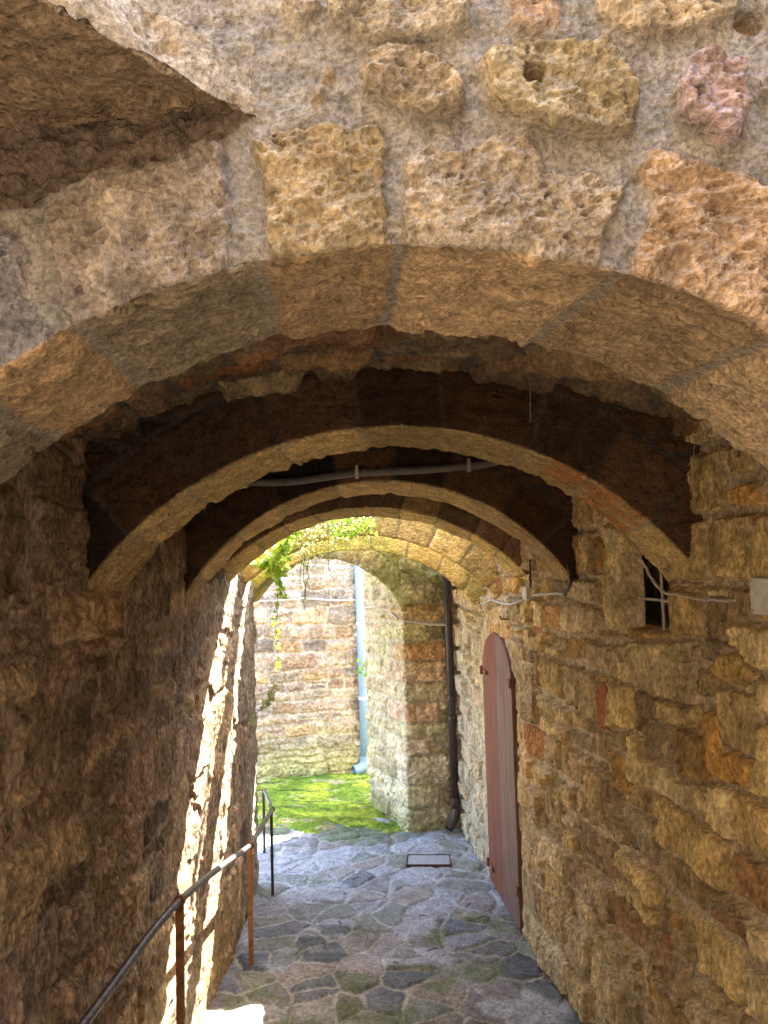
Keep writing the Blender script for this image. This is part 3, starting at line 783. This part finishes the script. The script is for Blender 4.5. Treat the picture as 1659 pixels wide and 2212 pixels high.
def moss():
    x0, x1, y0, y1 = -2.6, .9, 8.7, 11.9
    nx = int((x1 - x0) / .011); ny = int((y1 - y0) / .013)
    X = np.linspace(x0, x1, nx); Y = np.linspace(y0, y1, ny)
    XX, YY = np.meshgrid(X, Y, indexing='ij'); u = XX.ravel(); v = YY.ravel(); P0 = uv3(u, v, 0.)
    e = sstep(8.95, 9.5, v + .25 * fbm(P0, 2.2, 3, 41) + .05 * (u + .7))
    h = -.05 + e * .075 + .035 * fbm(P0, (2.2, 3.2, 1), 3, 42) + .014 * fbm(P0, (9, 14, 1), 4, 43, .65)
    t = fbm(P0, (3, 5, 1), 4, 45)
    c = mix(np.tile(np.array((.17, .26, .02)), (len(u), 1)), (.40, .46, .04), sstep(-.2, .35, t))
    c = mix(c, (.44, .38, .20), .8 * sstep(.28, .5, fbm(P0, (4, 9, 1), 3, 46)))
    c = mix(c, (.07, .11, .02), .8 * sstep(.22, .5, fbm(P0, (5, 11, 1), 3, 47)))
    P = P0.copy(); P[:, 2] = ZF + h
    o = mesh_obj('moss', P, grid_faces(nx, ny, 0, False), M_MOSS, None, (0, 10, ZF), c)
    tag(o, 'bright yellow green moss carpeting the far yard', kind='stuff')
moss()
gm = paint_mat('earth', (.16, .14, .10), (.24, .21, .16), 3, .95)
def plane_ring():
    z = ZF - .16; B = 200
    return [(-B, -B, z), (B, -B, z), (B, B, z), (-B, B, z)], [(0, 1, 2, 3)]
vs, fs = plane_ring(); tag(mesh_obj('ground', vs, fs, gm), 'bare earth ground', kind='structure')
# stone steps down from where the viewer stands
def steps():
    V = []; Fc = []; y = .9; z = -1.62; n = 8; run = .46; rise = (z - ZF) / n
    prof = [(-6.0, z), (y, z)]
    for i in range(n): prof += [(y, z - rise), (y + run, z - rise)]; y += run; z -= rise
    for X in (-1.9, 2.2):
        for (py, pz) in prof: V.append((X, py, pz + .002))
    k = len(prof)
    for i in range(k - 1): Fc.append((i, k + i, k + i + 1, i + 1))
    m = paint_mat('step_stone', (.15, .13, .11), (.22, .19, .16), 8, .9)
    tag(mesh_obj('steps', V, Fc, m, None, (0, 0, ZF)), 'worn stone steps leading down into the passage', kind='structure')
steps()
def sky_block_walls():
    # added unseen walls beside and behind the viewer, holding back sky light
    V = []; Fc = []
    for (x0, x1, y0, y1, z1) in ((-2.4, -1.75, -3.2, 1.55, 5.5), (2.3, 2.9, -3.2, 1.55, 5.0), (-2.4, 2.9, -3.8, -3.2, 5.2)):
        vs, fs = box_geo(((x0 + x1) / 2, (y0 + y1) / 2, (z1 - 1.8) / 2), ((x1 - x0) / 2, (y1 - y0) / 2, (z1 + 1.8) / 2)); o = len(V); V += vs; Fc += [tuple(i + o for i in f) for f in fs]
    m = paint_mat('sky_blocker_tan', (.16, .12, .08), (.22, .17, .12), 5, .9)
    tag(mesh_obj('sky_blockers', V, Fc, m, None, (0, -2, -1.8)), 'plain tan walls added unseen around the viewer to block sky light', kind='structure')
sky_block_walls()

# ------------------------------------------------------------------ handrail
def cyl(p, q, r, seg=12): return tube_geo([p, q], r, seg)
def handrail():
    def rail_x(px, py, X):
        d = ray(px, py); return Vector(d / d[0] * X)
    fl = lambda p: Vector((p[0], p[1], ZF - .02))
    B0 = on_floor(541, 2083); Cc0 = on_floor(587, 1932); D0 = on_floor(569, 1842)
    B = at(541, 1826, B0.y); Cc = at(588, 1748, Cc0.y); D = at(571, 1708, D0.y)
    A = rail_x(388, 1946, -1.115); A.y = A.y; S0 = rail_x(180, 2212, -1.115)
    S1 = S0 + (S0 - A) * 1.2
    root = empty('handrail', (B0.x, B0.y, ZF), 'long thin iron handrail on slim posts running down the left wall', 'handrail')
    k1 = B + (Cc - B) * .12
    path = smooth_path([S1, S0, A, B], 6) + smooth_path([B, k1, Cc], 5)[1:]
    V, Fc = join_geo(tube_geo(path, .019, 12), tube_geo([Cc, D], .017, 10), tube_geo([Cc - Vector((0, 0, .015)), Cc + Vector((0, 0, .018))], .026, 10))
    mesh_obj('rail', V, Fc, M_RAIL, root, tuple(B), smooth=True)
    for top, bot, r, m in ((A, Vector((A.x, A.y, -2.95)), .024, M_POST), (B, fl(B0), .021, M_POST), (Cc, fl(Cc0), .016, M_POSTD), (D, fl(D0), .016, M_POSTD)):
        bx, by = bot.x, bot.y
        c = (Vector((top.x, top.y, top.z - .02)) + bot) / 2; hh = (top.z - .02 - bot.z) / 2
        vs, fs = box_geo(c, (r * .8, r * .8, hh), None, .004)
        p = mesh_obj('post', vs, fs, m, root, tuple(bot))
        if m is M_POST: p['label'] = 'rusty orange post'
        dirv = (B - A).normalized()
        vs, fs = tube_geo([top - dirv * .018, top + dirv * .018], .029 if m is M_POST else .022, 14)
        mesh_obj('collar', vs, fs, M_HINGE, root, tuple(top), smooth=False)
handrail()

# ------------------------------------------------------------------ downpipes
def blue_pipe():
    Yp = FW1.y - .02
    top = at(770, 1130, Yp + .05); bot = at(789, 1650, Yp - .10)
    x = bot.x; top = Vector((at(773, 1250, Yp - .1).x, bot.y, 1.6))
    r = .062
    root = empty('downpipe', (bot.x, bot.y, bot.z), 'pale blue grey downpipe on the pink far wall ending in a shoe above the moss', 'downpipe')
    vs, fs = tube_geo([top, bot + Vector((0, 0, .06))], r, 20); mesh_obj('pipe', vs, fs, M_BLUE, root, tuple(bot), smooth=True)
    el = smooth_path([bot + Vector((0, 0, .12)), bot + Vector((-.01, 0, .02)), bot + Vector((-.06, -.03, -.04)), bot + Vector((-.16, -.08, -.07))], 5)
    vs, fs = tube_geo(el, r * 1.12, 20, False); mesh_obj('shoe', vs, fs, M_BLUE, root, tuple(bot), smooth=True)
    for py in (1505, 1345, 1448):
        z = at(780, py, Yp).z; cx = top.x + (bot.x - top.x) * ((top.z - z) / (top.z - bot.z))
        vs, fs = tube_geo([(cx, bot.y, z - .02), (cx, bot.y, z + .02)], r * 1.13, 20)
        vb, fb_ = box_geo((cx, bot.y + .08, z), (.012, .07, .012))
        vs, fs = join_geo((vs, fs), (vb, fb_))
        mesh_obj('bracket', vs, fs, M_BLUE if py == 1448 else M_BOX, root, (cx, bot.y, z))
blue_pipe()
def dark_pipe():
    Yp = C0.y - .03
    bot = at(984, 1745, Yp); t1 = at(965, 1262, Yp); r = .045
    top = t1 + (t1 - bot) * .5
    root = empty('downpipe', tuple(bot), 'dark brown downpipe in the corner beside the quoined pier', 'downpipe')
    vs, fs = tube_geo([top, bot], r, 18); mesh_obj('pipe', vs, fs, M_DARKPIPE, root, tuple(bot), smooth=True)
    el = smooth_path([bot + Vector((0, 0, .1)), bot + Vector((0, 0, -.03)), bot + Vector((-.03, -.05, -.13)), bot + Vector((-.09, -.10, -.20))], 5)
    vs, fs = tube_geo(el, r * 1.12, 18, False); mesh_obj('shoe', vs, fs, M_DARKPIPE, root, tuple(bot), smooth=True)
    for py in (1552, 1508, 1726):
        f = (py - 1262) / (1745 - 1262); p = t1 + (bot - t1) * f
        vs, fs = tube_geo([p - Vector((0, 0, .02)), p + Vector((0, 0, .02))], r * 1.18, 18); mesh_obj('bracket', vs, fs, M_DARKPIPE, root, tuple(p))
dark_pipe()

# ------------------------------------------------------------------ door
def wallpos(Y, z, off=0.0):                    # point off the right wall towards the passage
    return Vector((float(xr(Y)) - off, Y, z))
def door_mat(name, base, worn, seed):
    m, nt, b = new_mat(name); N = nt.nodes; L = nt.links
    tc = N.new('ShaderNodeTexCoord'); mp = N.new('ShaderNodeMapping'); mp.inputs['Scale'].default_value = (8, 8, .55); mp.inputs['Location'].default_value = (seed, 0, 0)
    L.new(tc.outputs['Object'], mp.inputs[0])
    n = N.new('ShaderNodeTexNoise'); n.inputs['Scale'].default_value = 5; n.inputs['Detail'].default_value = 8; n.inputs['Roughness'].default_value = .7
    L.new(mp.outputs[0], n.inputs['Vector'])
    r = N.new('ShaderNodeValToRGB'); r.color_ramp.elements[0].position = .42; r.color_ramp.elements[1].position = .66
    r.color_ramp.elements[0].color = (*base, 1); r.color_ramp.elements[1].color = (*worn, 1)
    L.new(n.outputs[0], r.inputs[0]); L.new(r.outputs[0], b.inputs['Base Color'])
    bu = N.new('ShaderNodeBump'); bu.inputs['Strength'].default_value = .5; bu.inputs['Distance'].default_value = .003
    L.new(n.outputs[0], bu.inputs['Height']); L.new(bu.outputs[0], b.inputs['Normal']); b.inputs['Roughness'].default_value = .6
    return m
def door():
    yc = (DY0 + DY1) / 2; hw = (DY1 - DY0) / 2 - .01; zr = DTOP - hw * .75
    root = empty('door', (float(xr(yc)) + .03, yc, ZF), 'weathered red brown plank door with a rounded top in the right wall', 'door')
    MD1 = door_mat('door_red', (.13, .022, .008), (.22, .06, .022), 1); MD2 = door_mat('door_lilac', (.12, .05, .033), (.24, .14, .10), 4)
    n = 4; W = 2 * hw / n
    ang = math.atan2(float(xr(DY0)) - float(xr(DY1)), DY1 - DY0)
    def pos(y, z, off):
        x = float(xr(DY0)) + (float(xr(DY1)) - float(xr(DY0))) * (y - DY0) / (DY1 - DY0); return Vector((x - off, y, z))
    for i in range(n):
        ya = yc - hw + i * W + .003; yb = ya + W - .006; prof = [(ya, ZF + .03), (yb, ZF + .03)]
        K = 8
        for k in range(K + 1):
            y = yb + (ya - yb) * k / K; prof.append((y, zr + .75 * math.sqrt(max(hw * hw - (y - yc) ** 2, 0)) if True else 0))
        V = [pos(y, z, .045) for y, z in prof] + [pos(y, z, -.01) for y, z in prof]; k = len(prof)
        Fc = [tuple(range(k))[::-1], tuple(range(k, 2 * k))] + [(j, (j + 1) % k, k + (j + 1) % k, k + j) for j in range(k)]
        o = mesh_obj('plank', V, Fc, MD1 if i >= 2 else MD2, root, tuple(pos(yc, ZF, 0)))
        o['label'] = 'red painted plank' if i >= 2 else 'faded lilac brown plank'
    for (px, py, far) in ((1052, 1447, 1), (1106, 1470, 0), (1072, 1870, 1), (1134, 1925, 0)):
        Y, z = on_wall(px, py, xr); y = DY1 - .02 if far else DY0 + .02; s = -1 if far else 1
        g = join_geo(box_geo(pos(y + s * .08, z, .050), (.005, .12, .018), None, .002), tube_geo([pos(y - s * .02, z - .04, .055), pos(y - s * .02, z + .04, .055)], .016, 10))
        mesh_obj('hinge', g[0], g[1], M_HINGE, root, tuple(pos(y, z, .02)))
door()

# ------------------------------------------------------------------ window bars in the niche
def bars():
    yb = (NN[0] + NF[0]) / 2 - .04
    root = right_wall
    zt, zb = .0, NB
    off = -.045
    p = wallpos(yb, zb - .02, off); q = wallpos(yb + .01, .03, off)
    g = join_geo(tube_geo([p, q], .007, 8), tube_geo([wallpos(NF[0] + .03, -.235, off), wallpos(NN[0] - .03, -.245, off)], .007, 8), box_geo(wallpos(yb, -.24, off), (.010, .010, .012), None, .003))
    mesh_obj('window_bars', g[0], g[1], M_WHITE, root, tuple(p))
bars()

# ------------------------------------------------------------------ boxes, cables, conduit
def jbox(px, py, w, hgt, dep, label, mat=M_BOX, off=.05):
    Y, z = on_wall(px, py, xr); c = wallpos(Y, z, off)
    t = Vector((float(xr(Y + .1) - xr(Y - .1)), .2, 0)).normalized(); n = Vector((-t.y, t.x, 0)); up = Vector((0, 0, 1))
    root = empty('junction_box', tuple(c), label, 'junction box', 'junction boxes on the right wall')
    vs, fs = box_geo(c, (w / 2, dep / 2, hgt / 2), (t, n, up), .006); mesh_obj('body', vs, fs, mat, root, tuple(c))
    vs, fs = box_geo(c + n * (dep / 2 + .004), (w / 2 - .004, .006, hgt / 2 - .004), (t, n, up), .003); mesh_obj('lid', vs, fs, mat, root, tuple(c + n * dep / 2))
    for sx in (-1, 1):
        for sz in (-1, 1):
            s = c + n * (dep / 2 + .011) + t * sx * (w / 2 - .016) + up * sz * (hgt / 2 - .016)
            vs, fs = tube_geo([s - n * .003, s + n * .002], .005, 8); mesh_obj('screw', vs, fs, M_CLIP, root, tuple(s))
jbox(1712, 1287, .20, .15, .05, 'pale grey junction box at the right edge past the barred window', off=.075)
jbox(1158, 1281, .11, .10, .07, 'beige junction box under the springing of the third arch')
jbox(1020, 1300, .10, .07, .06, 'small cream junction box high on the wall left of the door top')
def wcable(name, pts, r, mat, label, cat='cable', off=.062, jit=.004, seed=0, fn=xr, sgn=1):
    P = []
    for px, py in pts:
        Y, z = on_wall(px, py, fn); P.append(Vector((float(fn(Y)) - off * sgn, Y, z)))
    pa = smooth_path(P, 6, jit, seed); vs, fs = tube_geo(pa, r, 8)
    return tag(mesh_obj(name, vs, fs, mat, None, tuple(pa[0]), smooth=True), label, cat)
wcable('cable', [(1630, 1297), (1560, 1294), (1500, 1284), (1470, 1280), (1445, 1258), (1425, 1228), (1408, 1200)], .0075, M_CABLE, 'grey cable sagging from the edge junction box across the barred window', seed=1, off=.072)
wcable('cable', [(1240, 1284), (1215, 1281), (1195, 1284), (1168, 1286)], .010, M_CABLE, 'short grey cable joining the beige box to the black cable', seed=2)
wcable('cable', [(1148, 1294), (1120, 1306), (1095, 1302), (1075, 1297), (1055, 1304), (1030, 1302)], .009, M_CABLE, 'wavy grey cable above the door between two junction boxes', seed=3)
wcable('cable', [(1012, 1300), (1000, 1296), (985, 1298), (982, 1320), (978, 1345)], .009, M_CABLE, 'pale cable dropping from the small cream box towards the dark downpipe', seed=4)
wcable('cable', [(1246, 1095), (1242, 1150), (1248, 1205), (1258, 1240), (1252, 1272), (1243, 1284)], .013, M_CABLEK, 'black cable running down the wall at the end of the third arch', seed=5, off=.075)
wcable('cable', [(1164, 1210), (1165, 1240), (1166, 1268)], .008, M_CABLEK, 'thin black wire dropping into the beige junction box', seed=6, off=.07)
def pcable(pts, Y, r, mat, label, name='cable', jit=.004, seed=0):
    P = [at(px, py, Y) for px, py in pts]; pa = smooth_path(P, 6, jit, seed); vs, fs = tube_geo(pa, r, 8)
    return tag(mesh_obj(name, vs, fs, mat, None, tuple(pa[0]), smooth=True), label, 'cable')
pcable([(868, 1338), (900, 1345), (935, 1349), (965, 1351)], C0.y - .05, .012, M_CABLE, 'grey cable drooping over the face of the stone pier', seed=7)
def reveal_cable():
    P = []
    for px, py, f in ((797, 1312, .98), (820, 1312, .7), (842, 1316, .45), (868, 1338, .0)):
        b = C0 + (C1 - C0) * f; P.append(Vector((at(px, py, b.y).x - .05, b.y - .02, at(px, py, b.y).z)))
    pa = smooth_path(P, 6, .003, 3); vs, fs = tube_geo(pa, .012, 8)
    tag(mesh_obj('cable', vs, fs, M_CABLE, None, tuple(pa[0]), smooth=True), 'grey cable crossing the inner side of the pier under the mossy arch', 'cable')
reveal_cable()
P = []
for px, py in ((556, 1298), (600, 1297), (660, 1293), (720, 1296), (792, 1296)):
    f = (px - 570) / 220; b = FW0 + (FW1 - FW0) * f; P.append(at(px, py, b.y - .06))
pa = smooth_path(P, 6, .004, 9); vs, fs = tube_geo(pa, .012, 8)
tag(mesh_obj('cable', vs, fs, M_CABLE, None, tuple(pa[0]), smooth=True), 'thin grey cable stretched level across the pink far wall', 'cable')

def conduit():
    Y = 5.06
    P = [at(px, py, Y) for px, py in ((470, 1036), (515, 1041), (620, 1041), (700, 1031), (771, 1022), (900, 1016), (1012, 1007), (1060, 1000), (1100, 992))]
    root = empty('conduit', tuple(P[4]), 'ribbed grey conduit sagging across the dark face of the third arch', 'conduit')
    pa = smooth_path(P, 40); rs = [.024 + (.0018 if i % 2 else 0) for i in range(len(pa))]
    vs, fs = tube_geo(pa, rs, 14); mesh_obj('pipe', vs, fs, M_CONDUIT, root, tuple(P[0]), smooth=False)
    for px, py in ((533, 1041), (771, 1021), (1012, 1006)):
        c = at(px, py, Y)
        g = join_geo(box_geo(c + Vector((0, -.028, 0)), (.011, .0025, .045), None, .001), box_geo(c + Vector((0, 0, .030)), (.011, .03, .0025), None, .001),
                     box_geo(c + Vector((0, 0, -.030)), (.011, .03, .0025), None, .001), tube_geo([c + Vector((0, -.034, -.036)), c + Vector((0, -.028, -.036))], .006, 8))
        mesh_obj('clip', g[0], g[1], M_CLIP, root, tuple(c))
conduit()

# hook over the door
Y, z = on_wall(1105, 1337, xr); p = wallpos(Y, z, 0)
vs, fs = tube_geo([p, p + Vector((-.09, 0, .0)), p + Vector((-.10, .0, .03))], .007, 8)
tag(mesh_obj('iron_hook', vs, fs, M_HINGE, None, tuple(p)), 'bent rusty iron hook sticking out above the door', 'hook')

# drain cover
def cover():
    a = on_floor(877, 1872); b = on_floor(975, 1872); c = on_floor(973, 1850); d = on_floor(880, 1850)
    z = ZF + .010; root = empty('drain_cover', (a.x, a.y, z), 'rectangular metal drain cover set in the paving near the pier', 'drain cover')
    def rect(q, h0, h1):
        V = [(p.x, p.y, h0) for p in q] + [(p.x, p.y, h1) for p in q]
        return V, [(3, 2, 1, 0), (4, 5, 6, 7)] + [(i, (i + 1) % 4, 4 + (i + 1) % 4, 4 + i) for i in range(4)]
    cen = (a + b + c + d) / 4
    sh = lambda q, s: [cen + (p - cen) * s for p in q]
    q = [a, b, c, d]; g = rect(sh(q, .93), z - .02, z + .006); mesh_obj('plate', g[0], g[1], M_COVER, root, (cen.x, cen.y, z))
    fr = []
    for i in range(4):
        p0, p1 = q[i], q[(i + 1) % 4]; i0, i1 = cen + (p0 - cen) * .975, cen + (p1 - cen) * .975
        fr.append(rect([p0, p1, i1, i0], z - .02, z + .012))
    g = join_geo(*fr); mesh_obj('frame', g[0], g[1], M_TWIG, root, (cen.x, cen.y, z))
cover()

# ------------------------------------------------------------------ ivy
def leaf_geo(p, s, rng):
    d = Vector((rng.uniform(-1, 1), rng.uniform(-1, .2), rng.uniform(-1.2, .2))).normalized()
    n = Vector((rng.uniform(-.7, .7), rng.uniform(-1, 0), rng.uniform(-.2, 1))).normalized(); a = d.cross(n).normalized()
    n = a.cross(d)
    sh = [(0, 0), (.42, -.12), (.55, .28), (.30, .45), (.28, .70), (0, 1.05), (-.28, .70), (-.30, .45), (-.55, .28), (-.42, -.12)]
    V = [p + d * (y * s) + a * (x * s) + n * (abs(x) * -.18 * s) for x, y in sh] + [p + d * .4 * s + n * .06 * s]
    return V, [(i, (i + 1) % 10, 10) for i in range(10)]
def vine(strands, label, leaf=M_LEAF, size=(.03, .055), dens=28, seed=0, spread=.03, name='ivy', cat='ivy'):
    rng = random.Random(seed); st = []; lv = []
    for pts in strands:
        pa = smooth_path(pts, 6, .012, rng.randint(0, 999)); st.append(tube_geo(pa, .0035, 5))
        L = sum((pa[i + 1] - pa[i]).length for i in range(len(pa) - 1))
        for k in range(int(L * dens)):
            i = rng.randrange(len(pa) - 1); q = pa[i].lerp(pa[i + 1], rng.random()) + Vector([rng.gauss(0, spread) for _ in range(3)])
            lv.append(leaf_geo(q, rng.uniform(*size), rng))
    root = empty(name, tuple(strands[0][0]), label, cat, 'ivy hanging through the gap between the arches')
    g = join_geo(*st); mesh_obj('stem', g[0], g[1], M_STEM, root, tuple(strands[0][0]))
    g = join_geo(*lv); mesh_obj('leaves', g[0], g[1], leaf, root, tuple(strands[0][0]))
Yi = 6.72
def S(*pts, Y=Yi): return [at(px, py, Y) for px, py in pts]
vine([S((640, 1130), (615, 1165), (600, 1200), (598, 1245)), S((650, 1135), (600, 1180), (575, 1212), (560, 1218)), S((630, 1140), (618, 1180), (608, 1225)), S((625, 1150), (590, 1200), (588, 1235))],
     'thick clump of bright yellow green ivy leaves at the left haunch of the yellow arch', size=(.045, .085), dens=55, seed=2, spread=.028)
vine([S((606, 1230), (604, 1265), (600, 1290)), S((600, 1270), (597, 1330), (596, 1370)), S((596, 1350), (598, 1400), (602, 1440)), S((604, 1260), (618, 1285), (622, 1295))],
     'long thin ivy strand dangling in front of the pink far wall', size=(.025, .045), dens=45, seed=3, spread=.018)
vine([S((720 + 8 * i, 1112), (722 + 9 * i, 1130), (719 + 8 * i, 1150 + (i % 3) * 8)) for i in range(10)], 'small dark green ivy tuft hanging at the crown of the arches', size=(.025, .045), dens=60, seed=4, spread=.03)
vine([S((645 + 9 * i, 1112 + abs(i - 4)), (640 + 10 * i, 1150), (642 + 10 * i, 1180 + (i * 37 % 5) * 14)) for i in range(9)], 'veil of fine pale tendrils hanging in the bright gap', M_LEAFP, (.010, .022), 60, 5, .02)
vine([S((655, 1190), (657, 1240), (660, 1320)), S((662, 1180), (665, 1240), (655, 1300)), S((650, 1170), (652, 1215), (649, 1260))], 'pale whitish sprig hanging before the far wall', M_LEAFP, (.014, .028), 90, 6, .03)
vine([S((592, 1482), (580, 1505), (570, 1525), (545, 1548), Y=6.9), S((595, 1480), (575, 1500), Y=6.9)], 'short pale ivy sprig sticking out from the left wall edge', M_LEAFP, (.03, .055), 70, 7, .018)
vine([[at(792, 1425, FW1.y - .35), at(795, 1450, FW1.y - .35), at(797, 1468, FW1.y - .35)]], 'tiny green plant growing from the joint beside the blue pipe', M_LEAF, (.04, .08), 160, 8, .04, 'wall_plant', 'plant')

# ------------------------------------------------------------------ litter and cobwebs
rng = random.Random(12)
for i, (px, py) in enumerate(((790, 2040), (735, 2002), (905, 1985), (1005, 1965), (835, 1938), (700, 2055), (655, 2010), (760, 1905), (1030, 1990), (925, 2060), (640, 2065), (860, 2090))):
    p = on_floor(px, py); p.z = ZF + .022; a = rng.uniform(0, 3.1); L = rng.uniform(.04, .10); d = Vector((math.cos(a), math.sin(a), .05))
    vs, fs = tube_geo(smooth_path([p, p + d * L * .5 + Vector((.01, .01, .004)), p + d * L], 4), .004, 5)
    tag(mesh_obj('twig', vs, fs, M_TWIG, None, tuple(p)), 'short dark twig lying loose on the grey flagstones', 'twig', 'twigs scattered on the paving')
for pts, Y, lab in (([(1145, 815), (1146, 850), (1145, 912)], 3.5, 'long cobweb thread hanging before the right of the second arch face'), ([(757, 776), (758, 812)], 3.4, 'short cobweb thread hanging at the crown of the second arch'),
                    ([(1500, 960), (1497, 990), (1485, 1006)], 3.45, 'pale curled cobweb on the dark stone at far right')):
    P = [at(px, py, Y) for px, py in pts]; vs, fs = tube_geo(smooth_path(P, 6, .002, 3), .0016, 5)
    tag(mesh_obj('cobweb', vs, fs, M_WEB, None, tuple(P[0])), lab, 'cobweb', 'dusty cobweb threads')
